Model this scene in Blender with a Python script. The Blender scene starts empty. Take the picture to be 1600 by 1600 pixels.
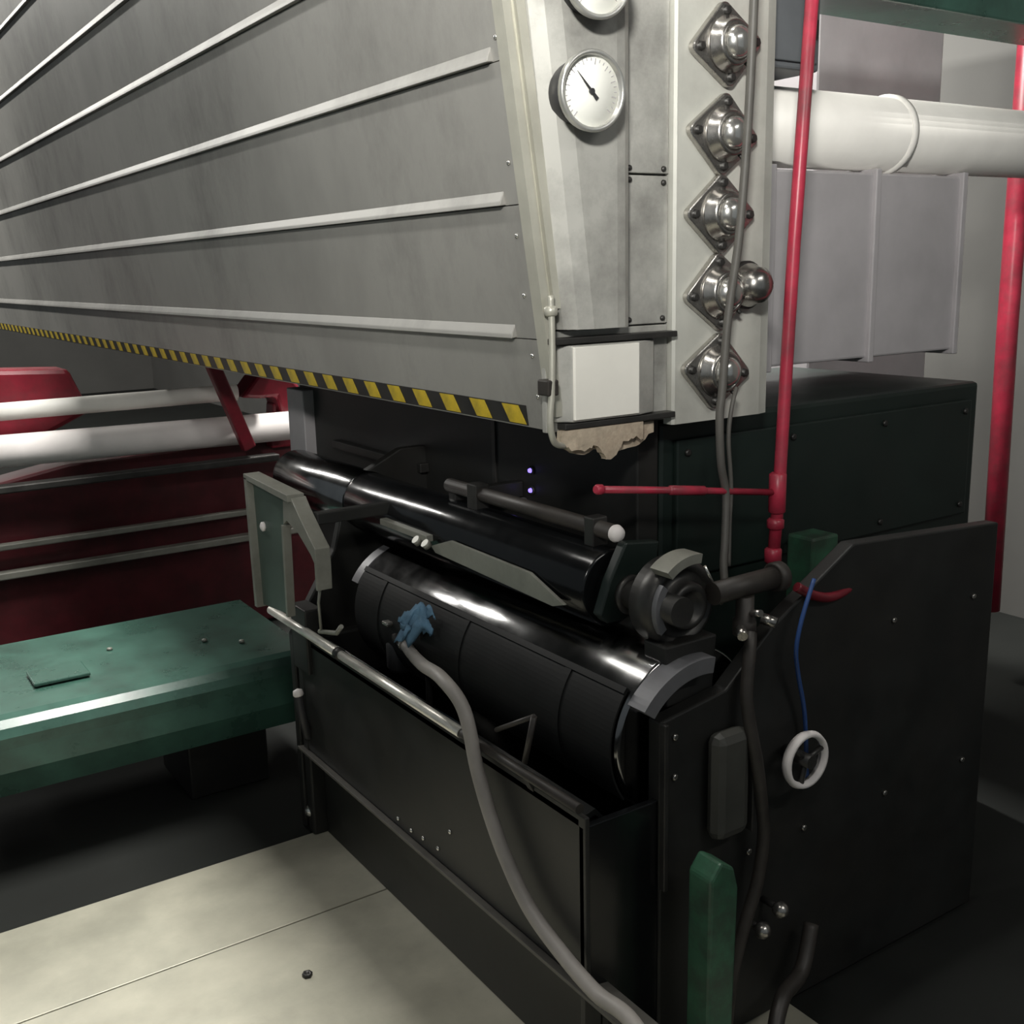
import bpy, bmesh, math, random
from mathutils import Vector, Matrix
random.seed(7)
S = bpy.context.scene
COL = S.collection

# ------------------------------------------------------------------ camera, light, exposure
# World axes: x = into the machine, y = along the machine (away), z = up. Metres.
cam_d = bpy.data.cameras.new('camera'); cam = bpy.data.objects.new('camera', cam_d); COL.objects.link(cam)
cam_d.sensor_width = 36.0; cam_d.lens = 38.25; cam_d.clip_start = 0.02; cam_d.clip_end = 100
yaw, pitch, roll = math.radians(33.4), math.radians(12.6), math.radians(1.4)
fw = Vector((math.sin(yaw)*math.cos(pitch), math.cos(yaw)*math.cos(pitch), -math.sin(pitch)))
r0 = fw.cross(Vector((0, 0, 1))).normalized(); u0 = r0.cross(fw)
rt = r0*math.cos(roll) - u0*math.sin(roll); up = r0*math.sin(roll) + u0*math.cos(roll)
m = Matrix((rt, up, -fw)).transposed().to_4x4(); m.translation = (0, 0, 1.55)
cam.matrix_world = m
S.camera = cam
S.view_settings.view_transform = 'Standard'; S.view_settings.look = 'None'
S.view_settings.gamma = 1.0; S.view_settings.use_curve_mapping = False
S.view_settings.exposure = 0.0
W = bpy.data.worlds.new('hall_air'); S.world = W; W.use_nodes = True
W.node_tree.nodes['Background'].inputs[0].default_value = (0.85, 0.95, 1.0, 1)
W.node_tree.nodes['Background'].inputs[1].default_value = 0.15
LAMP_POWER = 120.0
# (x, y, z, turn, power factor, warmth)
LAMPS = [(0.35, 1.35, 3.15, 0.0, 0.10), (1.95, -1.2, 3.3, math.pi/2, 0.22), (1.13, 2.5, 4.4, 0.0, 2.4), (3.0, 4.6, 3.3, 0.0, 1.8)]
FLOOD = ((-0.95, -0.85, 2.75), (1.3, 1.85, 2.34), 14.5)      # added lamp, unseen behind the viewer, to light the hood: place, aim, watts
LAMPS += [(-0.4, 6.9+1.6*k, 4.4, 0.0, 0.65) for k in range(5)]

# ------------------------------------------------------------------ materials
M = {}
def mat(key, col, rough=0.5, metal=0.0, var=0.15, scale=9.0, bump=0.0, dirt=None, dirt_amt=0.0, dirt_scale=3.0, stretch=(1, 1, 1), spec=0.5, emit=None):
    mt = bpy.data.materials.new(key); mt.use_nodes = True
    nt = mt.node_tree; N = nt.nodes; L = nt.links; b = N['Principled BSDF']
    b.inputs['Metallic'].default_value = metal; b.inputs['Specular IOR Level'].default_value = spec
    tc = N.new('ShaderNodeTexCoord'); mp = N.new('ShaderNodeMapping'); mp.inputs['Scale'].default_value = stretch
    L.new(tc.outputs['Object'], mp.inputs[0])
    n = N.new('ShaderNodeTexNoise'); n.inputs['Scale'].default_value = scale; n.inputs['Detail'].default_value = 6
    n.inputs['Roughness'].default_value = 0.6; L.new(mp.outputs[0], n.inputs['Vector'])
    r = N.new('ShaderNodeValToRGB'); r.color_ramp.elements[0].position = 0.3; r.color_ramp.elements[1].position = 0.72
    r.color_ramp.elements[0].color = tuple(c*(1-var) for c in col)+(1,)
    r.color_ramp.elements[1].color = tuple(min(1, c*(1+var)) for c in col)+(1,)
    L.new(n.outputs['Fac'], r.inputs[0]); out = r.outputs[0]
    if dirt:
        n2 = N.new('ShaderNodeTexNoise'); n2.inputs['Scale'].default_value = dirt_scale; n2.inputs['Detail'].default_value = 8
        n2.inputs['Roughness'].default_value = 0.7; L.new(mp.outputs[0], n2.inputs['Vector'])
        r2 = N.new('ShaderNodeValToRGB'); r2.color_ramp.elements[0].position = 0.45; r2.color_ramp.elements[1].position = 0.7
        r2.color_ramp.elements[0].color = (0, 0, 0, 1); r2.color_ramp.elements[1].color = (dirt_amt,)*3+(1,)
        L.new(n2.outputs['Fac'], r2.inputs[0])
        mx = N.new('ShaderNodeMix'); mx.data_type = 'RGBA'
        L.new(r2.outputs[0], mx.inputs[0]); L.new(out, mx.inputs[6]); mx.inputs[7].default_value = tuple(dirt)+(1,)
        out = mx.outputs[2]
    L.new(out, b.inputs['Base Color'])
    rr = N.new('ShaderNodeMapRange'); rr.inputs[3].default_value = max(0.03, rough-0.08); rr.inputs[4].default_value = min(1, rough+0.1)
    L.new(n.outputs['Fac'], rr.inputs[0]); L.new(rr.outputs[0], b.inputs['Roughness'])
    if bump:
        bp = N.new('ShaderNodeBump'); bp.inputs['Strength'].default_value = bump; bp.inputs['Distance'].default_value = 0.01
        L.new(n.outputs['Fac'], bp.inputs['Height']); L.new(bp.outputs[0], b.inputs['Normal'])
    if emit:
        b.inputs['Emission Color'].default_value = tuple(emit[:3])+(1,); b.inputs['Emission Strength'].default_value = emit[3]
    M[key] = mt; return mt
mat('hood_metal', (0.35, 0.342, 0.318), 0.48, 0.25, 0.16, 3.0, 0.03, (0.09, 0.087, 0.08), 0.8, 1.5, (1, 1, 0.6))
mat('cover_metal', (0.47, 0.465, 0.43), 0.42, 0.2, 0.10, 4.0, 0.02, (0.14, 0.135, 0.125), 0.8, 3.0)
mat('trim_metal', (0.50, 0.49, 0.42), 0.35, 0.3, 0.1, 12)
mat('seam_metal', (0.42, 0.415, 0.38), 0.38, 0.35, 0.12, 10)
mat('plate_metal', (0.55, 0.55, 0.50), 0.45, 0.15, 0.1, 4, 0.02, (0.2, 0.19, 0.17), 0.4, 2.5)
mat('highlight_white', (0.86, 0.84, 0.77), 0.4, 0.0, 0.05, 6)
mat('steel', (0.55, 0.53, 0.50), 0.26, 0.95, 0.2, 14, 0.03, (0.06, 0.05, 0.04), 0.6, 6)
mat('bright_steel', (0.75, 0.74, 0.70), 0.22, 0.9, 0.1, 20)
mat('dark_steel', (0.06, 0.058, 0.055), 0.42, 0.6, 0.3, 12, 0.05)
mat('black_ink', (0.006, 0.0065, 0.007), 0.17, 0.0, 0.3, 10, 0.04)
mat('roll_black', (0.26, 0.26, 0.26), 0.15, 1.0, 0.25, 10, 0.01)
mat('matt_black', (0.011, 0.0112, 0.011), 0.6, 0.0, 0.3, 9, 0.03, spec=0.25)
mat('black_paint', (0.015, 0.0155, 0.0145), 0.5, 0.0, 0.4, 7, 0.05, (0.024, 0.021, 0.018), 0.6, 4)
mat('brown_grime', (0.035, 0.030, 0.026), 0.5, 0.0, 0.4, 9, 0.1)
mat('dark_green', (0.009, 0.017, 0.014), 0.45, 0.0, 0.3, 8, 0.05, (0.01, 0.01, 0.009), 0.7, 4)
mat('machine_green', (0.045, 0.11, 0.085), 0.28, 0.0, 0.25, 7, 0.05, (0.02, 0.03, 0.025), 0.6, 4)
mat('post_green', (0.04, 0.12, 0.07), 0.4, 0.0, 0.3, 16, 0.1, (0.035, 0.033, 0.03), 0.9, 9)
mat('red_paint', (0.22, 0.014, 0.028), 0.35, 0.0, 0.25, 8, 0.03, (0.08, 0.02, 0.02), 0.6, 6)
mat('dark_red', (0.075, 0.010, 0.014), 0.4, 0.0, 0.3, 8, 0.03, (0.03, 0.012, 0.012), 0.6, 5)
mat('red_pipe', (0.42, 0.03, 0.06), 0.35, 0.0, 0.25, 14, 0.03, (0.10, 0.06, 0.06), 0.6, 9)
mat('white_roll', (0.85, 0.80, 0.78), 0.45, 0.0, 0.05, 8)
mat('dial_white', (0.88, 0.88, 0.82), 0.5, 0.0, 0.03, 8)
mat('bezel', (0.55, 0.55, 0.52), 0.3, 0.7, 0.1, 10)
mat('black_plastic', (0.03, 0.03, 0.032), 0.45, 0.0, 0.2, 10)
mat('yellow', (0.62, 0.45, 0.03), 0.5, 0.0, 0.2, 20, 0, (0.12, 0.10, 0.03), 0.6, 9)
mat('tape_black', (0.018, 0.017, 0.016), 0.5, 0.0, 0.3, 20)
mat('insulation', (0.50, 0.42, 0.32), 0.85, 0.0, 0.3, 25, 0.4, (0.2, 0.14, 0.1), 0.6, 14)
mat('hose_grey', (0.29, 0.27, 0.25), 0.5, 0.0, 0.12, 12, 0.02)
mat('cable_grey', (0.10, 0.095, 0.085), 0.5, 0.0, 0.2, 14)
mat('guard_grey', (0.17, 0.17, 0.18), 0.45, 0.2, 0.15, 12, 0.03)
mat('rail_steel', (0.85, 0.83, 0.76), 0.34, 0.55, 0.12, 18)
mat('cover_grey', (0.06, 0.06, 0.053), 0.5, 0.0, 0.2, 8)
mat('bracket_grey', (0.27, 0.27, 0.235), 0.4, 0.2, 0.12, 10, 0.03, (0.12, 0.12, 0.1), 0.5, 6)
mat('panel_green', (0.085, 0.12, 0.10), 0.45, 0.1, 0.2, 9, 0.03)
mat('rag_blue', (0.10, 0.20, 0.30), 0.85, 0.0, 0.3, 30, 0.3)
mat('floor_steel', (0.40, 0.385, 0.31), 0.42, 0.15, 0.16, 5, 0.05, (0.26, 0.26, 0.21), 0.6, 2.2)
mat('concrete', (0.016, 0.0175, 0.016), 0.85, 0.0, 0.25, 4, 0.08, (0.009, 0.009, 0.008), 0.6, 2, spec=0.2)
mat('wall_paint', (0.115, 0.113, 0.106), 0.7, 0.0, 0.1, 2, 0.02)
mat('ceiling_sheet', (0.12, 0.12, 0.115), 0.7, 0.0, 0.15, 2)
mat('duct_white', (0.85, 0.83, 0.78), 0.45, 0.0, 0.06, 6)
mat('duct_grey', (0.42, 0.40, 0.41), 0.5, 0.1, 0.12, 5)
mat('box_grey', (0.14, 0.15, 0.16), 0.5, 0.1, 0.15, 8)
mat('glint_violet', (0.08, 0.06, 0.4), 0.3, 0.0, 0.05, 5, emit=(0.28, 0.2, 1.0, 2.0))
mat('lamp_tube', (0.9, 0.9, 0.9), 0.5, emit=(1, 0.97, 0.9, 5.0))
mat('blue_cable', (0.03, 0.08, 0.25), 0.4, 0.0, 0.1, 8)
g = bpy.data.materials.new('gauge_glass'); g.use_nodes = True
gb = g.node_tree.nodes['Principled BSDF']; gb.inputs['Transmission Weight'].default_value = 1.0
gb.inputs['Roughness'].default_value = 0.05; gb.inputs['IOR'].default_value = 1.05; M['glass'] = g

# ------------------------------------------------------------------ mesh helpers
class MB:
    def __init__(s): s.bm = bmesh.new()
    def _bev(s, geom, b, seg=2):
        es = [e for e in geom if isinstance(e, bmesh.types.BMEdge)]
        if b > 0: bmesh.ops.bevel(s.bm, geom=es, offset=b, segments=seg, affect='EDGES', profile=0.5)
    def box(s, x0, x1, y0, y1, z0, z1, b=0.0):
        r = bmesh.ops.create_cube(s.bm, size=1.0); vs = r['verts']
        for v in vs:
            v.co = Vector(((x0+x1)/2+v.co.x*(x1-x0), (y0+y1)/2+v.co.y*(y1-y0), (z0+z1)/2+v.co.z*(z1-z0)))
        s._bev(list({e for v in vs for e in v.link_edges}), b); return s
    def cyl(s, p, q, r, r2=None, n=24, caps=True):
        p, q = Vector(p), Vector(q); r2 = r if r2 is None else r2
        d = (q-p).normalized(); a = d.orthogonal().normalized(); c = d.cross(a)
        A = [s.bm.verts.new(p+(a*math.cos(t)+c*math.sin(t))*r) for t in [2*math.pi*i/n for i in range(n)]]
        B = [s.bm.verts.new(q+(a*math.cos(t)+c*math.sin(t))*r2) for t in [2*math.pi*i/n for i in range(n)]]
        for i in range(n): s.bm.faces.new((A[i], A[(i+1) % n], B[(i+1) % n], B[i])).smooth = True
        if caps: s.bm.faces.new(A[::-1]); s.bm.faces.new(B)
        return s
    def lathe(s, o, d, prof, n=32, ring=False):
        # prof: list of (radius, distance along d)
        o, d = Vector(o), Vector(d).normalized(); a = d.orthogonal().normalized(); c = d.cross(a); rings = []
        for r, h in prof:
            if r < 1e-6: rings.append([s.bm.verts.new(o+d*h)])
            else: rings.append([s.bm.verts.new(o+d*h+(a*math.cos(2*math.pi*i/n)+c*math.sin(2*math.pi*i/n))*r) for i in range(n)])
        for A, B in zip(rings, rings[1:]):
            for i in range(n):
                j = (i+1) % n
                if len(A) == 1 and len(B) == 1: continue
                if len(A) == 1: f = s.bm.faces.new((A[0], B[j], B[i]))
                elif len(B) == 1: f = s.bm.faces.new((A[i], A[j], B[0]))
                else: f = s.bm.faces.new((A[i], A[j], B[j], B[i]))
                f.smooth = True
        if ring: return s
        for R, fl in ((rings[0], True), (rings[-1], False)):
            if len(R) > 1: s.bm.faces.new(R[::-1] if fl else R)
        return s
    def prism(s, poly, axis, a, b, bev=0.0):
        # poly in the two other axes (order x,y,z without the axis), extruded from a to b
        def mk(u, v, w): return {'x': (w, u, v), 'y': (u, w, v), 'z': (u, v, w)}[axis]
        A = [s.bm.verts.new(mk(u, v, a)) for u, v in poly]; B = [s.bm.verts.new(mk(u, v, b)) for u, v in poly]
        n = len(poly); es = set()
        fs = [s.bm.faces.new(A), s.bm.faces.new(B[::-1])]
        for i in range(n): fs.append(s.bm.faces.new((A[i], B[i], B[(i+1) % n], A[(i+1) % n])))
        bmesh.ops.recalc_face_normals(s.bm, faces=fs)
        if bev: s._bev(list({e for f in fs for e in f.edges}), bev)
        return s
    def loft(s, la, lb, smooth=()):
        A = [s.bm.verts.new(p) for p in la]; B = [s.bm.verts.new(p) for p in lb]; n = len(la)
        fs = [s.bm.faces.new(A), s.bm.faces.new(B[::-1])]
        for i in range(n):
            f = s.bm.faces.new((A[i], B[i], B[(i+1) % n], A[(i+1) % n])); f.smooth = bool(smooth) and i in smooth; fs.append(f)
        bmesh.ops.recalc_face_normals(s.bm, faces=fs); return s
    def tube(s, pts, r, n=12, sub=6, rib=0.0):
        P = [Vector(p) for p in pts]
        if sub > 1 and len(P) > 2:
            Q = []
            for i in range(len(P)-1):
                p0, p1, p2, p3 = P[max(i-1, 0)], P[i], P[i+1], P[min(i+2, len(P)-1)]
                for k in range(sub):
                    t = k/sub
                    Q.append(0.5*((2*p1)+(p2-p0)*t+(2*p0-5*p1+4*p2-p3)*t*t+(3*p1-p0-3*p2+p3)*t**3))
            Q.append(P[-1]); P = Q
        ref = None; rings = []
        for i, p in enumerate(P):
            d = (P[min(i+1, len(P)-1)]-P[max(i-1, 0)]).normalized()
            a = d.orthogonal().normalized() if ref is None else (ref-d*ref.dot(d)).normalized()
            ref = a; c = d.cross(a); rr = r*(1+(rib if i % 2 else -rib))
            rings.append([s.bm.verts.new(p+(a*math.cos(2*math.pi*k/n)+c*math.sin(2*math.pi*k/n))*rr) for k in range(n)])
        for A, B in zip(rings, rings[1:]):
            for k in range(n): s.bm.faces.new((A[k], A[(k+1) % n], B[(k+1) % n], B[k])).smooth = True
        s.bm.faces.new(rings[0][::-1]); s.bm.faces.new(rings[-1]); return s
    def build(s, name, mk, parent=None):
        off = Vector((0, 0, 0)); p = parent
        while p is not None: off += p.location; p = p.parent
        me = bpy.data.meshes.new(name)
        if off.length: bmesh.ops.translate(s.bm, verts=s.bm.verts, vec=-off)
        bmesh.ops.recalc_face_normals(s.bm, faces=s.bm.faces)
        s.bm.to_mesh(me); s.bm.free(); me.materials.append(M[mk])
        o = bpy.data.objects.new(name, me); COL.objects.link(o); o.parent = parent
        return o
def tag(o, label, cat, group=None):
    o['label'] = label; o['category'] = cat
    if group: o['group'] = group
    return o
def thing(name, loc, label, cat, group=None):
    o = bpy.data.objects.new(name, None); COL.objects.link(o); o.location = loc; o.empty_display_size = 0.05
    return tag(o, label, cat, group)
def struct(o): o['kind'] = 'structure'; return o
def copy_tree(o, parent=None):
    c = o.copy(); COL.objects.link(c); c.parent = parent
    for ch in list(o.children): copy_tree(ch, c)
    return c
def share(o, offsets, parent):
    # alike small pieces share the mesh of the first
    for d in offsets:
        c = o.copy(); COL.objects.link(c); c.parent = parent; c.location = Vector(o.location)+Vector(d)

# ------------------------------------------------------------------ ceiling lamps
def make_lamp():
    t = thing('ceiling_lamp', (0, 0, 0), '', 'lamp')
    MB().prism([(-0.14, 0.0), (-0.07, 0.07), (0.07, 0.07), (0.14, 0.0), (0.13, 0.0), (0.065, 0.062), (-0.065, 0.062), (-0.13, 0.0)], 'y', -0.75, 0.75).build('reflector', 'duct_white', t)
    for sx in (-0.05, 0.05): MB().cyl((sx, -0.72, 0.02), (sx, 0.72, 0.02), 0.014, n=12).build('tube', 'lamp_tube', t)
    for sy in (-0.5, 0.5): MB().cyl((0, sy, 0.07), (0, sy, 0.9), 0.006, n=8).build('hanger', 'dark_steel', t)
    return t
lamp_names = ['white twin-tube ceiling lamp over the aisle beside the viewer', 'white twin-tube ceiling lamp facing the gauge end of the hood',
              'white twin-tube ceiling lamp straight above the hood', 'white twin-tube ceiling lamp behind the hood, over the far side']+[w+' of five white ceiling lamps in line down the far aisle' for w in ('nearest', 'second nearest', 'middle', 'second farthest', 'farthest')]
lamp0 = make_lamp()
for i, (x, y, z, a, k) in enumerate(LAMPS):
    t = lamp0 if i == 0 else copy_tree(lamp0)
    t.location = (x, y, z); t.rotation_euler = (0, 0, a); t['label'] = lamp_names[i]; t['group'] = 'ceiling lamps of the hall'
for i, (x, y, z, a, k) in enumerate(LAMPS):
    ld = bpy.data.lights.new('lamp_light', 'AREA'); ld.shape = 'RECTANGLE'; ld.size = 0.2; ld.size_y = 1.5
    ld.energy = LAMP_POWER*k; ld.color = (1.0, 0.98, 0.93)
    lo = bpy.data.objects.new('lamp_light', ld); COL.objects.link(lo); lo.location = (x, y, z-0.01); lo.rotation_euler = (0, 0, a)

fp, fa, fwt = Vector(FLOOD[0]), Vector(FLOOD[1]), FLOOD[2]
wl = thing('added_lamp', (fp.x, fp.y, 0), 'added unseen square lamp on a post behind the viewer, aimed to light the hood', 'lamp')
fd = (fa-fp).normalized(); fq = fd.to_track_quat('-Z', 'Y')
hb_ = MB().box(-.20, .20, -.15, .15, .02, .09, .01)
bmesh.ops.transform(hb_.bm, matrix=Matrix.Translation(fp) @ fq.to_matrix().to_4x4(), verts=hb_.bm.verts); hb_.build('housing', 'dark_steel', wl)
hp_ = fp-fd*.12
MB().tube([(fp.x-.12, fp.y-.12, 0), (fp.x-.12, fp.y-.12, fp.z-.15), tuple(hp_)], .02, 12, 1).build('post', 'dark_steel', wl)
MB().lathe((fp.x-.12, fp.y-.12, 0), (0, 0, 1), [(.2, -.012), (.2, .008), (.03, .03)], 24).build('base', 'dark_steel', wl)
ld = bpy.data.lights.new('added_light', 'AREA'); ld.shape = 'RECTANGLE'; ld.size = .36; ld.size_y = .26; ld.energy = fwt; ld.spread = math.radians(46); ld.color = (1.0, 0.98, 0.93)
lo = bpy.data.objects.new('added_light', ld); COL.objects.link(lo); lo.location = fp+fd*.0; lo.rotation_euler = fq.to_euler()

# ------------------------------------------------------------------ setting
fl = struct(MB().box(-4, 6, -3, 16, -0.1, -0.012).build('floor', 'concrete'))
struct(MB().box(-4, 6, 16, 16.15, -0.1, 5.1).build('wall_far', 'wall_paint'))
struct(MB().box(4.4, 4.55, -3, 16, -0.1, 5.1).build('wall_right', 'wall_paint'))
struct(MB().box(-4, 6, -3, 16.15, 5.1, 5.2).build('ceiling', 'ceiling_sheet'))
def sheet(x0, x1, y0, y1): return MB().box(x0, x1, y0, y1, -0.012, 0.0, 0.002).build('floor_sheet', 'floor_steel')
tag(sheet(-0.2, 1.6, 2.30, 2.68), 'pale steel floor sheet ending at the dark gap before the green beam', 'floor sheet', 'steel floor sheets')
tag(sheet(-0.2, 1.6, 0.6, 2.296), 'large pale steel floor sheet under the grey hose end', 'floor sheet', 'steel floor sheets')

# ------------------------------------------------------------------ dryer hood
SL = 0.075/0.53
def fx(z): return 1.118+(2.005-z)*SL              # front face leans out towards the top
YF, ZB, ZT, YE = 1.70, 1.238, 2.85, 9.0
hood = thing('dryer_hood', (1.6, 4.0, ZB), 'large grey sheet-metal dryer hood hanging over the press, front ribbed', 'hood')
MB().loft([(fx(ZB)+.012, YF+.012, ZB+.004), (1.81, YF+.012, ZB+.004), (1.81, YF+.012, ZT), (fx(ZT)+.012, YF+.012, ZT)],
          [(fx(ZB)+.012, YE, ZB+.004), (1.81, YE, ZB+.004), (1.81, YE, ZT), (fx(ZT)+.012, YE, ZT)]).build('shell', 'dark_steel', hood)
seams = [2.647, 2.402, 2.157, 1.911, 1.665, 1.417]
edges = [ZT]+seams+[ZB]
for a, b in zip(edges, edges[1:]):
    MB().prism([(fx(a), a-.001), (fx(b), b+.001), (fx(b)+.011, b+.001), (fx(a)+.011, a-.001)], 'y', YF+0.004, YE).build('front_panel', 'hood_metal', hood)
for z, ye in zip(seams, [1.74, 1.74, 1.735, 1.742, 1.764, 1.788]):
    p = [(fx(z+.027), z+.027), (fx(z+.008)-.011, z+.008), (fx(z)-.014, z+.000), (fx(z)+.002, z+.002)]
    MB().prism(p, 'y', ye, YE, 0.0015).build('seam_flange', 'hood_metal', hood)
# rivets beside the corner
rv = MB().lathe((fx(1.95), 1.722, 1.95), (-1, 0, -SL), [(0.005, 0), (0.004, 0.003), (0.0, 0.004)], 10).build('rivet', 'bright_steel', hood)
share(rv, [(fx(z)-fx(1.95), dy, z-1.95) for z, dy in ((1.74, .012), (1.61, .018), (1.50, .02), (1.385, .02), (1.305, .02))], hood)
# corner strips
def strip(o0, o1, y0, y1, zb, zt, w, name):
    xa, xb = fx(zb)+o0, fx(zt)+o1
    return MB().loft([(xa, y0, zb), (xa+w, y0, zb), (xa+w, y1, zb), (xa, y1, zb)], [(xb, y0, zt), (xb+w, y0, zt), (xb+w, y1, zt), (xb, y1, zt)]).build(name, 'trim_metal', hood)
strip(-.004, -.002, 1.684, 1.716, 1.27, ZT, .017, 'corner_strip')
strip(.022, .026, 1.680, 1.712, 1.475, ZT, .019, 'corner_strip')
strip(.013, .015, 1.692, 1.716, 1.27, ZT, .010, 'corner_channel')
# end face panels
def cover(z, l): return [(l, 1.703, z), (l+.010, 1.680, z), (l+.030, 1.658, z), (l+.06, 1.648, z), (1.340, 1.648, z), (1.362, 1.652, z), (1.378, 1.662, z), (1.388, 1.680, z), (1.391, 1.703, z), (1.391, 1.712, z), (l, 1.712, z)]
MB().loft(cover(1.435, 1.224), cover(ZT, fx(ZT)+.056)).build('gauge_panel', 'cover_metal', hood)
MB().box(1.400, 1.512, 1.700, 1.712, 1.435, 1.722, .002).build('end_panel', 'cover_metal', hood)
MB().box(1.400, 1.512, 1.699, 1.712, 1.726, ZT, .002).build('end_panel', 'cover_metal', hood)
sc = MB().lathe((1.410, 1.699, 1.735), (0, -1, 0), [(0.006, 0), (0.005, 0.004), (0, 0.005)], 10).build('screw', 'dark_steel', hood)
share(sc, [(.088, 0, 0), (0, 0, -.022), (.088, 0, -.026), (0.0, .001, -.29), (.088, .001, -.29)], hood)
MB().prism([(1.514, 1.712), (1.514, 1.688), (1.520, 1.684), (1.765, 1.684), (1.795, 1.692), (1.815, 1.712), (1.82, 1.76), (1.80, 1.76)], 'z', ZB-.012, ZT).build('bearing_panel', 'plate_metal', hood)
MB().box(1.205, 1.512, 1.700, 1.714, ZB, 1.432, .002).build('lower_panel', 'cover_metal', hood)
MB().box(1.20, 1.512, 1.668, 1.70, 1.408, 1.420, .002).build('rain_lip', 'dark_steel', hood)
MB().box(1.23, 1.512, 1.672, 1.70, 1.244, 1.256, .002).build('drip_lip', 'dark_steel', hood)
# hazard tape
tp = MB().prism([(fx(1.283)-.0015, 1.283), (fx(1.242)-.0015, 1.242), (fx(1.242)+.001, 1.242), (fx(1.283)+.001, 1.283)], 'y', 1.79, 8.9).build('hazard_tape', 'tape_black', hood)
def stripe(y):
    a, b = 1.281, 1.244; xa, xb = fx(a)-.003, fx(b)-.003
    f = [(xa, y+.022, a), (xa, y+.082, a), (xb, y+.060, b), (xb, y, b)]
    return MB().loft(f, [(p[0]+.0012, p[1], p[2]) for p in f])
st0 = stripe(1.794).build('tape_stripe', 'yellow', tp)
share(st0, [(0, .128*k, 0) for k in range(1, 55)], tp)

# junction box under the gauge panel (three facets)
jb = thing('junction_box', (1.33, 1.70, 1.258), 'grey box with its front painted white as a highlight, fixed under the gauge panel at the hood corner', 'box')
MB().prism([(1.218, 1.700), (1.246, 1.668), (1.413, 1.668), (1.462, 1.684), (1.475, 1.700)], 'z', 1.258, 1.405, .003).build('body', 'cover_metal', jb)
MB().prism([(1.249, 1.664), (1.408, 1.664), (1.411, 1.669), (1.246, 1.669)], 'z', 1.262, 1.402, .0015).build('highlight_face', 'highlight_white', jb)  # white face carries the highlight in its colour; side facets stay grey
# torn insulation
ins = thing('insulation_scrap', (1.33, 1.70, 1.20), 'torn beige insulation hanging below the junction box', 'insulation')
def ragged(pts, zt, y0, y1, seed):
    rr = random.Random(seed); bot = []
    for (xa, za), (xb, zb) in zip(pts, pts[1:]):
        for k in range(4):
            t = k/4; bot.append((xa+(xb-xa)*t+rr.uniform(-.003, .003), za+(zb-za)*t+rr.uniform(-.004, .004)))
    bot.append(pts[-1])
    return MB().prism([(pts[0][0], zt)]+bot+[(pts[-1][0], zt)], 'y', y0, y1)
ragged([(1.222, 1.222), (1.245, 1.205), (1.285, 1.200), (1.30, 1.212), (1.32, 1.188), (1.335, 1.176), (1.355, 1.180), (1.37, 1.205), (1.40, 1.214), (1.425, 1.208)], 1.243, 1.672, 1.688, 3).build('front_flap', 'insulation', ins)
ragged([(1.25, 1.20), (1.29, 1.188), (1.34, 1.20), (1.38, 1.185), (1.42, 1.19), (1.47, 1.215)], 1.238, 1.692, 1.71, 8).build('rear_flap', 'insulation', ins)
# conduit on the corner
cd = thing('conduit', (1.195, 1.67, 1.3), 'thin grey conduit running down from the corner strip past the junction box', 'conduit')
MB().tube([(1.197, 1.668, 1.50), (1.196, 1.664, 1.42), (1.191, 1.66, 1.33), (1.186, 1.66, 1.275), (1.190, 1.662, 1.243), (1.205, 1.67, 1.222), (1.232, 1.68, 1.214), (1.26, 1.70, 1.212)], .0065).build('pipe', 'trim_metal', cd)
MB().lathe((1.197, 1.668, 1.462), (0, 0, 1), [(.0085, 0), (.013, .003), (.013, .016), (.0085, .019)], 16).build('collar', 'trim_metal', cd)
MB().box(1.178, 1.204, 1.655, 1.69, 1.315, 1.345, .003).build('clamp', 'brown_grime', cd)

# ------------------------------------------------------------------ gauges
def make_gauge():
    t = thing('pressure_gauge', (0, 0, 0), '', 'gauge', 'gauges on the hood end')
    MB().lathe((0, 0.07, 0), (0, -1, 0), [(.018, -.03), (.018, 0), (.052, .004), (.056, .012), (.056, .062)], 36).build('case', 'black_plastic', t)
    MB().lathe((0, 0.012, 0), (0, -1, 0), [(.056, 0), (.0675, .002), (.069, .012), (.066, .017), (.060, .014), (.060, .004)], 40).build('bezel', 'bezel', t)
    MB().lathe((0, 0.010, 0), (0, -1, 0), [(.0, .0), (.061, .0), (.061, .003), (0, .003)], 40).build('dial', 'dial_white', t)
    tk = MB()
    for k in range(28):
        a = math.radians(-135+k*10); L = .010 if k % 3 == 0 else .005
        d = Vector((math.sin(a), 0, math.cos(a))); c = Vector((math.cos(a), 0, -math.sin(a)))
        p, q = d*.055, d*(.055-L); w = .0007
        tk.loft([p-c*w, p+c*w, q+c*w, q-c*w], [v+Vector((0, .0006, 0)) for v in (p-c*w, p+c*w, q+c*w, q-c*w)])
    bmesh.ops.translate(tk.bm, verts=tk.bm.verts, vec=(0, .0062, 0)); tk.build('scale_marks', 'duct_grey', t)
    a = math.radians(-38); d = Vector((math.sin(a), 0, math.cos(a))); c = Vector((math.cos(a), 0, -math.sin(a)))
    f = [d*.045, d*-.018+c*.0035, d*-.018-c*.0035]
    MB().loft([v+Vector((0, .0045, 0)) for v in f], [v+Vector((0, .0033, 0)) for v in f]).build('needle', 'black_plastic', t)
    MB().cyl((0, .006, 0), (0, .001, 0), .005, n=16).build('needle_hub', 'black_plastic', t)
    return t
g1 = make_gauge(); g1.location = (1.247, 1.600, 1.851); g1['label'] = 'round white dial gauge seen whole, lower of the two on the hood'
g2 = copy_tree(g1); g2.location = (1.262, 1.600, 2.038); g2['label'] = 'upper white dial gauge cut off by the top of the picture'
for gg in (g1, g2): gg.rotation_euler = (math.radians(3), math.radians(-6), math.radians(-4))

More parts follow.
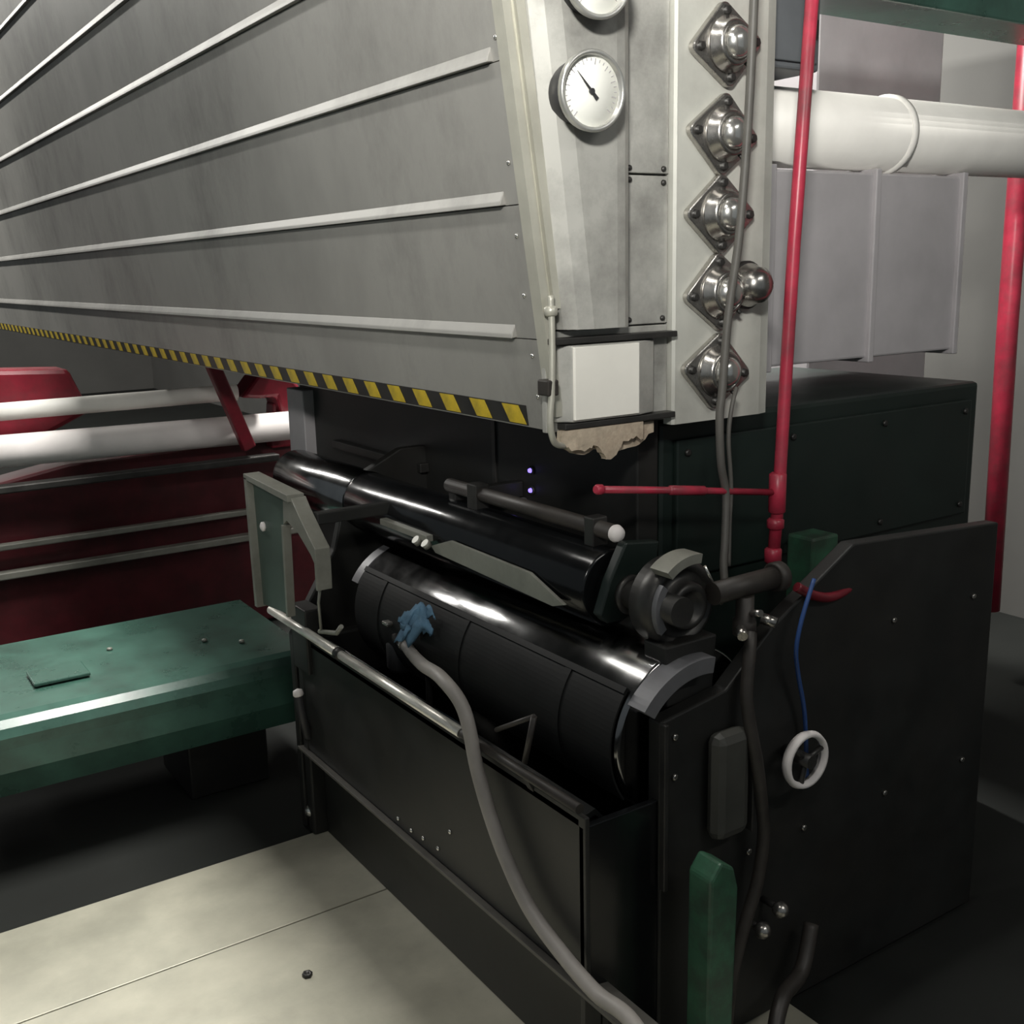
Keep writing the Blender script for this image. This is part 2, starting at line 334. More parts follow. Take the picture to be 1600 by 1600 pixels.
# ------------------------------------------------------------------ flange bearings
def make_bearing():
    t = thing('flange_bearing', (0, 0, 0), '', 'bearing', 'flange bearings in a column on the hood end')
    poly = []
    for k in range(4):
        a0 = k*math.pi/2
        for j in range(-3, 4):
            a = a0+j*math.radians(17); poly.append((math.cos(a0)*.076+math.cos(a)*.017, math.sin(a0)*.063+math.sin(a)*.016))
    MB().prism(poly, 'y', -.016, 0, .003).build('flange', 'steel', t)
    MB().lathe((0, -.014, 0), (0, -1, 0), [(.056, 0), (.054, .008), (.047, .014), (.044, .026), (.040, .030), (.034, .030), (.033, .026)], 32).build('housing', 'steel', t)
    MB().lathe((0, -.036, 0), (0, -1, 0), [(.033, 0), (.032, .010), (.027, .020), (.014, .027), (0, .028)], 28).build('cap', 'bright_steel', t)
    for k in range(4):
        a = k*math.pi/2; x, z = math.cos(a)*.075, math.sin(a)*.062
        b = MB().lathe((x, -.014, z), (0, -1, 0), [(.010, 0), (.010, .003), (.0085, .003), (.0085, .010), (.006, .011)], 6).build('bolt', 'dark_steel', t)
    MB().cyl((.028, -.028, -.036), (.032, -.038, -.046), .004, n=8).build('grease_nipple', 'dark_steel', t)
    return t
bl = ['topmost diamond flange bearing on the hood end, beside the dark box', 'second flange bearing from the top, level with the white duct',
      'middle flange bearing of the column of five', 'fourth flange bearing from the top, next to the extra shaft cap', 'lowest flange bearing, above the hanging wires']
b0 = make_bearing()
for i, (x, z) in enumerate([(1.638, 1.972), (1.634, 1.803), (1.630, 1.648), (1.630, 1.492), (1.626, 1.330)]):
    t = b0 if i == 0 else copy_tree(b0)
    t.location = (x, 1.684, z); t['label'] = bl[i]; t.rotation_euler = (0, math.radians((-7, 4, 0, -5, 6)[i]), 0)
sc2 = thing('shaft_cap', (1.70, 1.684, 1.505), 'extra domed steel shaft cap right of the fourth flange bearing', 'shaft cap')
MB().lathe((1.70, 1.684, 1.505), (0, -1, 0), [(.045, 0), (.045, .03), (.038, .045), (.036, .06), (.022, .074), (0, .078)], 28).build('dome', 'steel', sc2)
MB().lathe((1.70, 1.684, 1.505), (0, -1, 0), [(.050, .012), (.050, .022), (.046, .024)], 28).build('ring', 'dark_steel', sc2)

# hose and wires hanging in front of the bearings
tag(MB().tube([(1.60, 1.56, 2.9), (1.602, 1.56, 2.3), (1.605, 1.57, 2.0), (1.607, 1.58, 1.80), (1.60, 1.59, 1.60), (1.585, 1.60, 1.45), (1.572, 1.60, 1.30), (1.566, 1.60, 1.245), (1.572, 1.60, 1.15), (1.588, 1.60, 1.08), (1.578, 1.59, 1.0), (1.565, 1.58, .94), (1.56, 1.57, .90)], .0085).build('hanging_hose', 'cable_grey'),
    'thin grey hose hanging in front of the flange bearings', 'hose')
tag(MB().tube([(1.622, 1.61, 1.30), (1.600, 1.60, 1.265), (1.592, 1.60, 1.20), (1.602, 1.60, 1.10), (1.60, 1.60, 1.02), (1.59, 1.59, .93)], .0045).build('hanging_wire', 'cable_grey'),
    'thin wire hanging below the lowest flange bearing beside the hose', 'wire')

# ------------------------------------------------------------------ things beyond the hood on the right
dw = thing('air_duct', (2.2, 1.95, 1.9), 'white round air duct running right from the hood', 'duct')
MB().cyl((1.86, 1.93, 1.865), (4.4, 1.93, 1.865), .092, n=40).build('duct_pipe', 'duct_white', dw)
MB().lathe((1.90, 1.93, 1.865), (1, 0, 0), [(.092, 0), (.104, .002), (.104, .018), (.092, .02)], 40).build('duct_collar', 'duct_white', dw)
MB().lathe((2.45, 1.93, 1.865), (1, 0, 0), [(.092, 0), (.100, .002), (.100, .018), (.092, .02)], 40).build('duct_collar', 'duct_white', dw)
gd = thing('square_duct', (2.3, 1.9, 1.2), 'grey square sheet-metal duct below the white air duct', 'duct')
MB().box(1.83, 2.75, 1.88, 2.3, 1.30, 1.765, .006).build('duct_body', 'duct_grey', gd)
for x in (1.98, 2.36, 2.72): MB().box(x, x+.02, 1.868, 2.31, 1.288, 1.775, .003).build('duct_flange', 'duct_grey', gd)
cb = thing('control_box', (2.0, 1.86, 1.96), 'dark grey control box at the upper right behind the top bearing', 'box')
MB().box(1.845, 2.03, 1.78, 1.93, 1.965, 2.135, .006).build('case', 'box_grey', cb)
MB().box(1.86, 2.015, 1.772, 1.781, 1.98, 2.12, .003).build('door', 'box_grey', cb)
MB().box(1.995, 2.008, 1.764, 1.774, 2.03, 2.07, .002).build('latch', 'dark_steel', cb)
MB().box(1.88, 1.90, 1.80, 1.93, 2.135, 2.145, .002).build('strap', 'dark_steel', cb)
gbm = tag(MB().box(1.83, 4.4, 1.80, 1.98, 2.145, 2.26, .006).build('green_beam', 'machine_green'), 'pale green beam at the top right above the control box', 'beam')
tag(MB().box(2.9, 3.55, 2.55, 3.1, -.012, 2.9, .01).build('steel_column', 'duct_grey'), 'broad grey steel column standing right of the ducts', 'column')

def pipe_run(name, label, pts, r, mk, fits=()):
    t = thing(name, pts[-1] if pts[-1][2] < pts[0][2] else pts[0], label, 'pipe')
    MB().tube(pts, r, 16, 1).build('pipe', mk, t)
    for (o, d, h) in fits: MB().lathe(o, d, [(r*.98, 0), (r*1.38, .004), (r*1.38, h-.004), (r*.98, h)], 20).build('coupling', mk, t)
    return t
pipe_run('red_pipe', 'upright red pipe at the right end of the press', [(1.85, 1.60, 2.9), (1.768, 1.60, 1.58), (1.745, 1.60, 1.05), (1.732, 1.60, .90)], .0135, 'red_pipe',
         [((1.741, 1.60, 1.02), (0, 0, 1), .09), ((1.738, 1.60, .985), (0, 0, 1), .025), ((1.733, 1.60, .91), (0, 0, 1), .035)])
pipe_run('red_pipe', 'thin level red pipe under the hood, joining the upright red pipe', [(1.742, 1.60, 1.066), (1.50, 1.60, 1.102), (1.245, 1.60, 1.138)], .0072, 'red_pipe',
         [((1.245, 1.60, 1.138), (1, 0, -.14), .02), ((1.43, 1.60, 1.112), (1, 0, -.14), .10)])
pipe_run('red_pipe', 'tall red pipe by the grey column at the far right', [(3.5, 2.2, 3.2), (3.5, 2.2, 1.3), (3.52, 2.2, .3)], .035, 'red_pipe',
         [((3.5, 2.2, 1.9), (0, 0, 1), .08)])
tag(MB().box(1.93, 2.02, 1.66, 1.74, -.012, .92, .006).build('green_post', 'post_green'), 'narrow green post standing behind the upright red pipe', 'post')

# ------------------------------------------------------------------ press body under the hood
pb = thing('press_body', (1.6, 2.3, 0), 'black inky press body with trays and side frame below the hood', 'printing press')
MB().box(1.50, 1.56, 1.78, 3.62, .55, 1.232, .004).build('back_plate', 'black_paint', pb)
MB().box(1.46, 1.52, 3.50, 3.64, .90, 1.16, .004).build('end_plate', 'duct_grey', pb)
MB().box(1.495, 1.502, 2.34, 2.356, .98, 1.22, .001).build('guide_rod', 'dark_steel', pb)
MB().box(1.47, 1.50, 2.7, 3.30, .985, 1.012, .003).build('ledge', 'dark_steel', pb)
MB().box(1.062, 1.072, 1.40, 2.70, .262, .600, .002).build('front_sheet', 'black_paint', pb)
MB().prism([(1.045, .262), (1.045, .254), (1.115, .240), (1.115, .250)], 'y', 1.22, 2.705, .001).build('lip', 'cable_grey', pb)
MB().box(1.10, 1.112, 1.40, 2.66, 0.0, .245, .002).build('skirt', 'black_paint', pb)
MB().box(1.072, 1.60, 1.45, 2.66, .44, .452, .002).build('tray_floor', 'black_ink', pb)
MB().prism([(1.062, .59), (1.10, .60), (1.19, .50), (1.19, .49), (1.10, .588), (1.062, .578)], 'y', 1.42, 2.69).build('ink_tray', 'black_ink', pb)
MB().box(1.06, 1.60, 2.66, 2.70, 0.0, .58, .006).build('rear_frame', 'black_paint', pb)
MB().prism([(1.06, 0), (1.60, 0), (1.60, 1.06), (1.42, 1.06), (1.25, .98), (1.20, .80), (1.06, .58)], 'y', 2.72, 2.75, .004).build('rear_cheek', 'black_paint', pb)
# near side frame
MB().prism([(1.236, 0), (2.25, 0), (2.25, .96), (1.75, .99), (1.52, .86), (1.40, .76), (1.236, .735)], 'y', 1.40, 1.435, .004).build('side_frame', 'black_paint', pb)
MB().box(1.234, 1.244, 1.385, 1.40, .40, .735, .002).build('frame_edge', 'dark_steel', pb)
MB().box(1.345, 1.435, 1.36, 1.40, .47, .69, .02).build('side_cover', 'cover_grey', pb)
MB().box(1.062, 1.236, 1.405, 1.42, 0, .58, .002).build('tray_end', 'black_ink', pb)
MB().box(1.437, 1.446, 1.36, 1.40, .47, .66, .002).build('cover_strip', 'dark_steel', pb)
bt = MB().lathe((1.062, 2.131, .283), (-1, 0, 0), [(.006, 0), (.005, .004), (0, .005)], 8).build('screw', 'bright_steel', pb)
share(bt, [(0, -.065, -.002), (0, -.122, .004), (0, -.247, .076), (0, -.19, .01)], pb)
bt2 = MB().lathe((1.27, 1.40, .70), (0, -1, 0), [(.007, 0), (.007, .005), (.004, .006)], 6).build('bolt', 'steel', pb)
share(bt2, [(0, 0, -.08), (.06, 0, -.33), (.20, 0, -.30), (.33, 0, -.10), (.36, 0, -.30), (.62, 0, .1), (.62, 0, -.3), (.9, 0, .1), (.9, 0, -.3)], pb)

gc = thing('gear_case', (2.1, 2.1, 0), 'dark green gear case standing behind the side frame under the hood', 'gear case')
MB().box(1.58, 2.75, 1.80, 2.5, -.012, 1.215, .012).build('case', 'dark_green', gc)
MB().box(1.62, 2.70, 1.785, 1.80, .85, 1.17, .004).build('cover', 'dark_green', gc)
cb_ = MB().lathe((1.65, 1.786, 1.14), (0, -1, 0), [(.009, 0), (.009, .006), (.005, .008)], 6).build('bolt', 'dark_steel', gc)
share(cb_, [(.34*k, 0, dz) for k in range(4) for dz in (0, -.26) if k or dz], gc)
# rollers
def roller(name, label, cx, cz, r, y0, y1, mk, jr, j0, j1):
    t = thing(name, (cx, (y0+y1)/2, cz), label, 'roller')
    MB().lathe((cx, y0, cz), (0, 1, 0), [(r-.006, 0), (r, .006), (r, y1-y0-.006), (r-.006, y1-y0)], 72).build('drum', mk, t)
    MB().cyl((cx, y0-j0, cz), (cx, y0, cz), jr, n=24).build('journal', 'dark_steel', t)
    MB().cyl((cx, y1, cz), (cx, y1+j1, cz), jr, n=24).build('journal', 'dark_steel', t)
    return t
roller('ink_roller', 'big glossy black roller with a long light streak above the ink tray', 1.345, .672, .170, 1.45, 2.545, 'roll_black', .035, .02, .17)
roller('upper_roller', 'dark upper roller with a bright far end, above the big black roller', 1.305, .928, .080, 1.62, 3.22, 'black_ink', .028, .20, .05)
ur = [o for o in COL.objects if o.name == 'upper_roller'][0]
MB().lathe((1.305, 2.70, .928), (0, 1, 0), [(.0795, 0), (.0815, .004), (.0815, .50), (.0795, .504)], 64).build('highlight_sleeve', 'roll_black', ur)  # shiny sleeve added to brighten the highlight at the far end
def crescent(cx, cz, r0, r1, a0, a1, y0, y1, n=18):
    po = [(cx+math.cos(math.radians(a0+(a1-a0)*i/n))*r1, cz+math.sin(math.radians(a0+(a1-a0)*i/n))*r1) for i in range(n+1)]
    pi = [(cx+math.cos(math.radians(a1+(a0-a1)*i/n))*r0, cz+math.sin(math.radians(a1+(a0-a1)*i/n))*r0) for i in range(n+1)]
    return MB().prism(po+pi, 'y', y0, y1)
cv = thing('splash_cover', (1.2, 2.0, .5), 'matt black curved splash cover below the bright streak of the big roller', 'cover')
crescent(1.345, .672, .176, .180, 139, 215, 1.46, 2.535, 24).build('sheet', 'matt_black', cv)
crescent(1.345, .672, .180, .184, 139, 143, 1.46, 2.535, 2).build('edge_fold', 'matt_black', cv)
for y in (1.62, 2.0, 2.40): crescent(1.345, .672, .180, .1825, 143, 214, y, y+.02, 16).build('stiffener', 'matt_black', cv)
tag(crescent(1.34, .655, .150, .180, 80, 142, 1.40, 1.448).build('roller_guard', 'guard_grey'), 'curved grey guard over the near end of the big black roller', 'guard')
tag(crescent(1.34, .655, .150, .180, 108, 150, 2.548, 2.585).build('roller_guard', 'guard_grey'), 'small curved guard at the far end of the big black roller', 'guard')

# doctor blade, beam, bracket and pressure bar between the rollers
db = thing('doctor_blade', (1.22, 1.95, .9), 'pale steel doctor blade strip lying along the upper roller', 'blade')
MB().prism([(1.66, .900), (1.70, .888), (2.17, .902), (2.19, .915), (2.10, .945), (1.78, .940)], 'x', 1.212, 1.220, .0008).build('blade', 'bracket_grey', db)
MB().box(1.205, 1.225, 2.20, 2.44, .922, .938, .002).build('holder', 'bracket_grey', db)
for y in (2.19, 2.235): MB().cyl((1.205, y, .915), (1.195, y, .925), .011, n=12).build('clamp_screw', 'bracket_grey', db)
br = thing('green_bracket', (1.30, 1.6, .9), 'dark green bracket plate at the near end of the upper roller', 'bracket')
MB().prism([(1.235, .895), (1.255, .875), (1.30, .875), (1.37, .93), (1.385, 1.02), (1.30, 1.03), (1.26, .96)], 'y', 1.575, 1.60, .004).build('plate', 'dark_green', br)
MB().lathe((1.31, 1.575, .925), (0, -1, 0), [(.04, 0), (.04, .01), (.03, .012)], 24).build('boss', 'dark_steel', br)
ba = thing('pressure_bar', (1.30, 1.85, 1.03), 'dark bar with a white end knob above the upper roller', 'bar')
MB().tube([(1.304, 1.615, 1.041), (1.304, 2.25, 1.041)], .017, 16, 1).build('bar', 'brown_grime', ba)
MB().lathe((1.304, 1.618, 1.041), (0, -1, 0), [(.012, -.01), (.016, 0), (.018, .008), (.014, .018), (0, .021)], 20).build('knob', 'white_roll', ba)
MB().box(1.285, 1.323, 1.66, 1.69, 1.005, 1.065, .003).build('clamp', 'dark_steel', ba)
MB().box(1.285, 1.323, 2.10, 2.14, 1.005, 1.065, .003).build('clamp', 'dark_steel', ba)
MB().box(1.30, 1.50, 2.22, 2.25, .99, 1.03, .003).build('arm', 'dark_steel', ba)
for z, lab in ((1.063, 'upper of two small violet reflections made as glowing discs under the hood'), (1.013, 'lower of two small violet reflections made as glowing discs under the hood')):
    il = thing('violet_glint', (1.498, 2.18, z), lab, 'light', 'violet reflections made as glowing discs')
    MB().lathe((1.50, 2.18, z), (-1, 0, 0), [(.011, 0), (.011, .004), (.007, .005)], 16).build('bezel_ring', 'black_plastic', il)
    MB().lathe((1.495, 2.18, z), (-1, 0, 0), [(.006, 0), (.005, .005), (0, .007)], 12).build('lens', 'glint_violet', il)  # glowing disc stands in for a violet reflection
tag(MB().lathe((1.50, 2.215, .974), (-1, 0, 0), [(.016, 0), (.016, .012), (.010, .02), (0, .022)], 16).build('push_knob', 'bracket_grey'), 'pale round knob just below the violet glints', 'knob')

# bearing housing of the upper roller on the side frame
bh = thing('bearing_housing', (1.35, 1.42, .92), 'round dark bearing housing on the near side frame', 'bearing housing')
MB().lathe((1.345, 1.52, .925), (0, -1, 0), [(.085, 0), (.085, .05), (.078, .058), (.070, .060), (.066, .052), (.046, .052), (.046, .075), (.040, .080), (.030, .080), (.028, .070), (.0, .070)], 40).build('housing', 'dark_steel', bh)
MB().prism([(1.285, .74), (1.40, .74), (1.41, .86), (1.28, .86)], 'y', 1.437, 1.50, .004).build('pedestal', 'black_paint', bh)
crescent(1.345, .925, .062, .078, 140, 215, 1.45, 1.468).build('rim', 'guard_grey', bh)
crescent(1.345, .925, .086, .104, 80, 130, 1.43, 1.48).build('cap', 'bracket_grey', bh)
MB().cyl((1.38, 1.442, .998), (1.405, 1.442, .955), .003, n=8).build('spring_pin', 'bright_steel', bh)
MB().cyl((1.41, 1.442, .945), (1.425, 1.442, .915), .003, n=8).build('spring_pin', 'bright_steel', bh)

# pipe valve cluster right of it
vc = thing('valve_cluster', (1.465, 1.42, .9), 'brownish pipe tee with fittings beside the bearing housing', 'valve')
MB().cyl((1.390, 1.43, .945), (1.565, 1.43, .948), .022, n=20).build('cross_pipe', 'brown_grime', vc)
MB().lathe((1.550, 1.43, .948), (1, 0, 0), [(.026, 0), (.030, .003), (.030, .022), (.024, .026)], 20).build('end_nut', 'brown_grime', vc)
MB().lathe((1.465, 1.42, .85), (0, 0, 1), [(.018, 0), (.026, .006), (.026, .03), (.020, .036), (.020, .08)], 6).build('valve_body', 'brown_grime', vc)
MB().cyl((1.435, 1.40, .875), (1.420, 1.38, .868), .010, n=12).build('plug', 'steel', vc)
MB().cyl((1.490, 1.40, .885), (1.505, 1.375, .878), .011, n=12).build('plug', 'steel', vc)
MB().cyl((1.465, 1.40, .90), (1.465, 1.378, .905), .007, n=12).build('stem', 'steel', vc)
tag(MB().tube([(1.462, 1.40, .86), (1.445, 1.385, .83), (1.425, 1.37, .74), (1.440, 1.355, .62), (1.458, 1.355, .52), (1.464, 1.355, .45), (1.45, 1.355, .36), (1.415, 1.355, .27), (1.385, 1.355, .16), (1.37, 1.355, .02)], .0125, 14).build('drain_hose', 'brown_grime'),
    'brown grimy hose drooping from the pipe tee down the side frame', 'hose')
tag(MB().tube([(1.585, 1.40, .93), (1.63, 1.39, .905), (1.70, 1.40, .89), (1.80, 1.42, .90)], .010, 12).build('red_hose', 'red_paint'), 'short red hose stub right of the pipe tee', 'hose')
tag(MB().tube([(1.60, 1.37, .95), (1.558, 1.36, .88), (1.545, 1.36, .82), (1.565, 1.37, .76), (1.60, 1.38, .66), (1.62, 1.385, .50)], .0045, 10).build('blue_cable', 'blue_cable'), 'thin blue cable curling down at the right of the side frame', 'cable')
# green post and small fittings in front of side frame
gp = thing('green_post', (1.28, 1.3, 0), 'chipped green post standing in front of the black side frame', 'post')
MB().prism([(1.240, 0), (1.300, 0), (1.312, .44), (1.300, .485), (1.268, .505), (1.243, .475)], 'y', 1.27, 1.33, .006).build('upright', 'post_green', gp)
MB().box(1.20, 1.36, 1.255, 1.345, 0, .012, .003).build('foot', 'dark_green', gp)
hw = thing('hand_wheel', (1.568, 1.36, .59), 'pale hand wheel at the right of the side frame', 'hand wheel')
MB().lathe((1.568, 1.335, 0.59), (0, 1, 0), [(.046, .012), (.050, .002), (.056, .002), (.060, .012), (.056, .022), (.050, .022), (.046, .012)], 36, True).build('rim', 'white_roll', hw)
for k in range(3):
    a = k*2*math.pi/3+.3; MB().cyl((1.568, 1.347, 0.59), (1.568+math.cos(a)*.052, 1.347, 0.59+math.sin(a)*.052), .006, n=8).build('spoke', 'dark_steel', hw)
MB().cyl((1.568, 1.33, 0.59), (1.568, 1.40, 0.59), .014, n=16).build('hub', 'dark_steel', hw)
for x, z, lab in ((1.465, .25, 'shiny ball knob low on the side frame, left of the pair'), (1.515, .277, 'shiny ball knob low on the side frame, right of the pair')):
    k = thing('ball_knob', (x, 1.37, z), lab, 'knob', 'ball knobs low on the side frame')
    MB().cyl((x, 1.36, z), (x, 1.40, z), .007, n=12).build('stem', 'dark_steel', k)
    MB().lathe((x, 1.365, z), (0, -1, 0), [(.006, 0), (.014, .004), (.018, .014), (.014, .024), (.006, .030), (0, .031)], 20).build('ball', 'steel', k)
tag(MB().tube([(1.62, 1.36, .20), (1.56, 1.33, .13), (1.47, 1.30, .12), (1.40, 1.25, .06), (1.35, 1.15, .018), (1.25, .95, .018)], .016, 14).build('floor_hose', 'brown_grime'), 'thick dark hose curving over the floor at the lower right', 'hose')

# ------------------------------------------------------------------ front rail, hose, rag, bracket
ra = thing('front_rail', (1.05, 2.2, .6), 'long shiny steel rail along the front of the press', 'rail')
MB().tube([(1.05, 2.845, .623), (1.05, 2.395, .623)], .0125, 20, 1).build('tube', 'rail_steel', ra)
MB().tube([(1.05, 2.392, .623), (1.05, 1.80, .623)], .0115, 20, 1).build('tube', 'rail_steel', ra)
MB().tube([(1.05, 1.82, .623), (1.05, 1.40, .623)], .0095, 20, 1).build('rusty_tube', 'brown_grime', ra)
MB().lathe((1.05, 2.380, .623), (0, 1, 0), [(.0125, 0), (.015, .003), (.015, .022), (.0125, .025)], 20).build('collar', 'dark_steel', ra)
for y in (2.68, 1.56): MB().prism([(1.05, .61), (1.05, .636), (1.075, .60), (1.075, .56)], 'y', y, y+.02, .001).build('rail_bracket', 'dark_steel', ra)
hb = thing('hinge_bracket', (1.06, 1.6, .65), 'small dark angle bracket above the near end of the rail', 'bracket')
MB().tube([(1.06, 1.585, .637), (1.07, 1.565, .735)], .006, 10, 1).build('upright', 'brown_grime', hb)
MB().tube([(1.07, 1.565, .735), (1.065, 1.69, .665)], .005, 10, 1).build('brace', 'brown_grime', hb)
hs = thing('grey_hose', (1.0, 1.6, .6), 'smooth grey hose looping out of the press and down to the floor', 'hose')
sc_ = 1.03/.95
hp = [(0.95, 1.696, .798), (.95, 1.617, .760), (.95, 1.578, .660), (.95, 1.539, .588), (.95, 1.489, .522), (.95, 1.420, .461), (.95, 1.336, .427), (.95, 1.230, .403), (.95, 1.134, .405)]
hp = [(a*sc_, b*sc_, 1.55-(1.55-c)*sc_) for a, b, c in hp]
MB().tube([(1.19, 2.33, .66), (1.145, 2.19, .665), (1.09, 2.03, .693)]+hp+[(1.0, 1.08, .26), (.95, .93, .16), (.88, .76, .05), (.83, .6, .02)], .0145, 16, 8).build('tube', 'hose_grey', hs)
MB().lathe((1.185, 2.32, .66), (-.25, -.9, .03), [(.016, 0), (.022, .004), (.022, .03), (.019, .036), (.019, .05)], 16).build('coupling', 'dark_steel', hs)
MB().lathe((1.165, 2.26, .663), (-.25, -.9, .03), [(.0165, 0), (.018, .003), (.018, .014), (.0165, .017)], 16).build('hose_clip', 'steel', hs)
vb = thing('pump_valve', (1.2, 2.33, .6), 'dark valve body where the grey hose starts', 'valve')
MB().lathe((1.20, 2.35, .56), (0, 0, 1), [(.03, 0), (.036, .01), (.036, .07), (.03, .08), (.02, .10), (.02, .13)], 20).build('body', 'black_plastic', vb)
MB().box(1.15, 1.21, 2.32, 2.35, .69, .70, .003).build('lever', 'steel', vb)
# rag: crumpled cloth
rg = bmesh.new(); n = 14; rr = random.Random(5); grid = []
for i in range(n+1):
    row = []
    for j in range(n+1):
        u, v = i/n-.5, j/n-.5
        hgt = .022*math.sin(u*9+1)*math.cos(v*7)+.012*math.sin(v*17+u*6)+.012*(rr.random()-.5)-.09*(u*u+v*v)
        row.append(rg.verts.new((1.155+u*.04+v*.02+.25*hgt, 2.165-u*.075+.02*math.sin(v*8), .757+v*.055+hgt*.8+.02*u)))
    grid.append(row)
for i in range(n):
    for j in range(n): rg.faces.new((grid[i][j], grid[i+1][j], grid[i+1][j+1], grid[i][j+1])).smooth = True
x = MB(); x.bm.free(); x.bm = rg
rago = tag(x.build('cleaning_rag', 'rag_blue'), 'crumpled blue rag stuck in front of the big black roller', 'rag')
sm = rago.modifiers.new('thick', 'SOLIDIFY'); sm.thickness = .004
rh = tag(MB().tube([(1.16, 2.165, .735), (1.175, 2.18, .69), (1.19, 2.19, .62), (1.19, 2.19, .50)], .008, 10).build('rag_peg', 'dark_steel'), 'dark peg that holds the blue rag', 'peg')

# left sheet-metal bracket
sb = thing('side_bracket', (1.0, 2.65, .66), 'grey-green sheet-metal bracket box at the far left end of the press', 'bracket')
MB().prism([(2.785, .665), (2.795, 1.015), (2.56, 1.005), (2.58, .685)], 'x', 1.004, 1.010).build('panel', 'panel_green', sb)
MB().prism([(2.775, .66), (2.785, 1.02), (2.803, 1.02), (2.793, .66)], 'x', .985, 1.012, .001).build('edge_flange', 'bracket_grey', sb)
MB().prism([(2.50, 1.000), (2.50, 1.018), (2.803, 1.030), (2.803, 1.015)], 'x', .985, 1.03, .001).build('top_flange', 'bracket_grey', sb)
MB().prism([(2.565, .685), (2.555, .93), (2.567, .93), (2.577, .685)], 'x', .990, 1.012, .001).build('edge_flange', 'bracket_grey', sb)
arm = [(2.555, 1.005), (2.50, 1.010), (2.475, .985), (2.40, .925), (2.372, .905), (2.370, .86), (2.372, .80), (2.382, .80), (2.382, .868), (2.40, .885), (2.47, .925), (2.54, .945), (2.565, .93)]
MB().prism(arm, 'x', .995, 1.035, .002).build('curved_arm', 'bracket_grey', sb)
MB().tube([(1.01, 2.392, .795), (1.01, 2.405, .76), (1.01, 2.40, .69)], .004, 8, 1).build('rod', 'bracket_grey', sb)
MB().tube([(1.01, 2.41, .685), (1.02, 2.33, .70), (1.02, 2.30, .725)], .006, 8, 1).build('hook', 'bracket_grey', sb)
MB().lathe((1.004, 2.725, .895), (-1, 0, 0), [(.013, 0), (.013, .006), (.007, .010), (0, .011)], 16).build('bolt', 'white_roll', sb)
MB().box(1.036, 1.26, 2.44, 2.47, .945, .975, .003).build('cross_arm', 'black_paint', sb)
MB().box(1.05, 1.10, 2.60, 2.70, .50, .68, .004).build('foot_plate', 'black_paint', sb)
lv = thing('lever', (1.05, 2.66, .44), 'dark lever with a shiny tip at the far lower corner of the press', 'lever')
MB().tube([(1.06, 2.655, .30), (1.045, 2.645, .36), (1.04, 2.655, .43)], .012, 12).build('arm', 'black_plastic', lv)
MB().lathe((1.04, 2.655, .425), (-.1, .1, 1), [(.010, 0), (.015, .006), (.013, .018), (0, .024)], 16).build('tip', 'white_roll', lv)
tag(MB().lathe((1.075, 2.70, .05), (-.5, -.3, .6), [(.012, 0), (.018, .008), (.016, .022), (0, .03)], 16).build('foot_bolt', 'bright_steel'), 'shiny bolt head near the floor at the far press corner', 'bolt')
tag(MB().lathe((.79, 2.085, 0), (0, 0, 1), [(.012, 0), (.012, .008), (.006, .009), (.006, .003)], 6).build('loose_nut', 'dark_steel'), 'small nut lying on the pale floor sheet', 'nut')

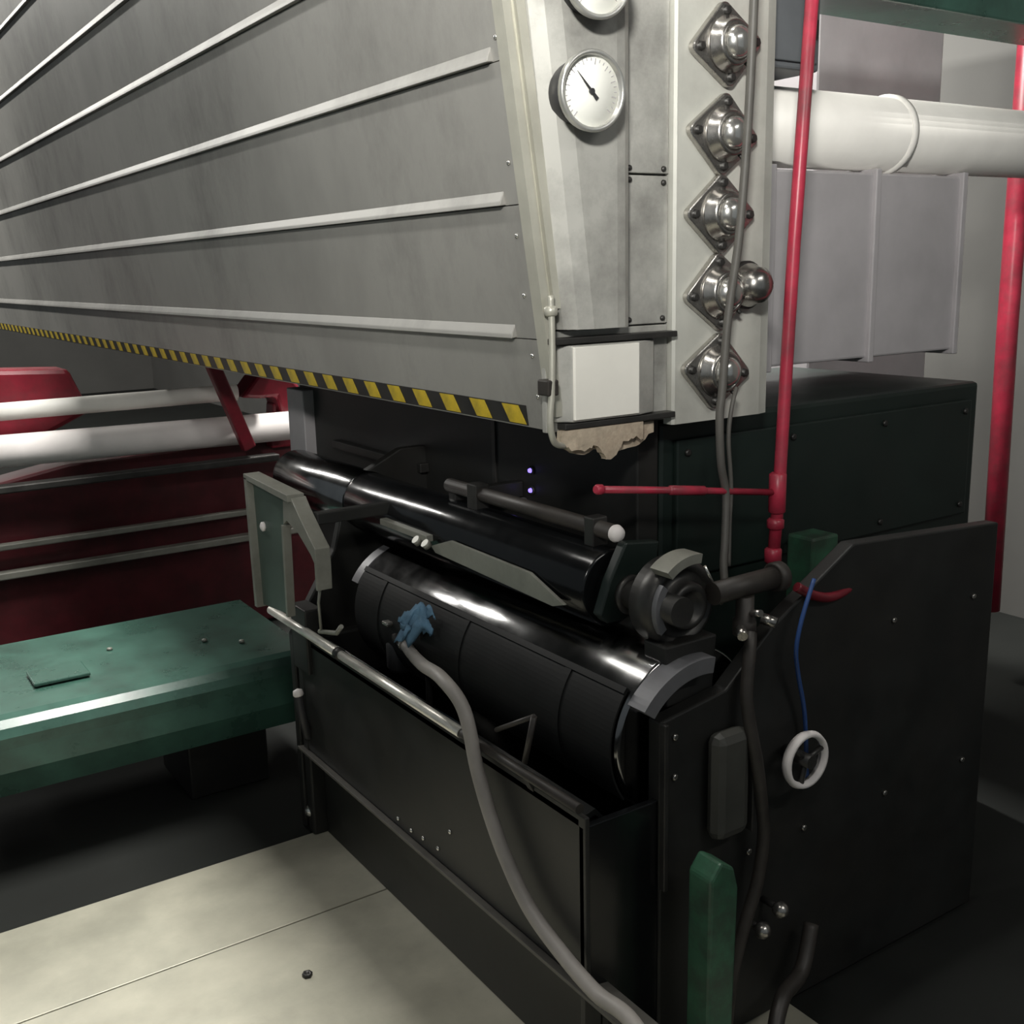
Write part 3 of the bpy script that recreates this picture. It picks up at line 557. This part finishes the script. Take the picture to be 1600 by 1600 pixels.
# ------------------------------------------------------------------ green beam beyond the floor sheet
gbb = thing('base_beam', (0.2, 3.2, 0), 'green machine base beam with a rounded edge beyond the floor sheet', 'beam')
prof = [(2.95, .225), (2.92, .30)]+[(2.975+.06*math.cos(math.radians(a)), .385+.06*math.sin(math.radians(a))) for a in (200, 170, 145, 120, 95)]+[(3.55, .452), (3.55, .225)]
MB().prism(prof, 'x', -1.6, 1.20).build('beam_body', 'machine_green', gbb)
MB().box(-1.4, -1.2, 3.10, 3.4, -.012, .23, .006).build('beam_foot', 'black_paint', gbb)
MB().box(.85, 1.10, 3.10, 3.4, -.012, .23, .006).build('beam_foot', 'black_paint', gbb)
MB().box(.45, .60, 3.10, 3.22, .452, .462, .003).build('pad', 'machine_green', gbb)
for x_, y_ in ((.96, 3.2), (1.05, 3.12), (.7, 3.3)): MB().lathe((x_, y_, .45), (0, 0, 1), [(.009, 0), (.008, .006), (0, .008)], 8).build('bolt', 'bracket_grey', gbb)

# ------------------------------------------------------------------ red press unit further along
ru = thing('red_press_unit', (1.2, 4.8, 0), 'red press unit standing further along beneath the hood', 'printing press')
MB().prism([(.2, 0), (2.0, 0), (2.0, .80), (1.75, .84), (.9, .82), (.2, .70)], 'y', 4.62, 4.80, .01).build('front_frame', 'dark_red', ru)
MB().prism([(1.60, 1.04), (1.68, 1.13), (1.80, 1.15), (1.87, 1.07), (1.85, .96), (1.78, .95), (1.76, 1.03), (1.69, 1.03)], 'y', 4.50, 4.66, .015).build('casting', 'red_paint', ru)
MB().prism([(1.74, .80), (1.86, .80), (1.84, 1.0), (1.76, 1.0)], 'y', 4.55, 4.64, .01).build('arm', 'red_paint', ru)
MB().prism([(1.42, 1.20), (1.47, 1.22), (1.60, .85), (1.55, .83)], 'y', 4.36, 4.41, .006).build('diagonal_bar', 'red_paint', ru)
MB().prism([(.25, 1.0), (.55, 1.22), (.95, 1.20), (1.02, 1.02), (.80, .92), (.30, .90)], 'y', 4.66, 4.82, .02).build('casting', 'red_paint', ru)
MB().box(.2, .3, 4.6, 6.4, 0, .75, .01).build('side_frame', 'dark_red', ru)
MB().box(.3, 1.9, 4.55, 4.60, .40, .43, .005).build('step_bar', 'bracket_grey', ru)
MB().box(.3, 1.9, 4.54, 4.58, .52, .545, .005).build('step_bar', 'bracket_grey', ru)
wr = thing('white_roller', (1.0, 4.48, .92), 'bright white roller lying across the red press unit', 'roller')
MB().cyl((.32, 4.47, .925), (1.84, 4.47, .905), .062, n=36).build('drum', 'white_roll', wr)
MB().cyl((.20, 4.47, .927), (1.90, 4.47, .904), .02, n=16).build('shaft', 'dark_steel', wr)
tag(MB().box(.2, 1.70, 4.36, 4.42, .775, .805, .006).build('grey_crossbar', 'dark_steel'), 'dark crossbar in front of the white roller', 'bar')
tag(MB().cyl((.3, 4.56, 1.06), (1.60, 4.56, 1.06), .035, n=24).build('paper_roll', 'duct_white'), 'pale narrow roll behind the white roller', 'roll')
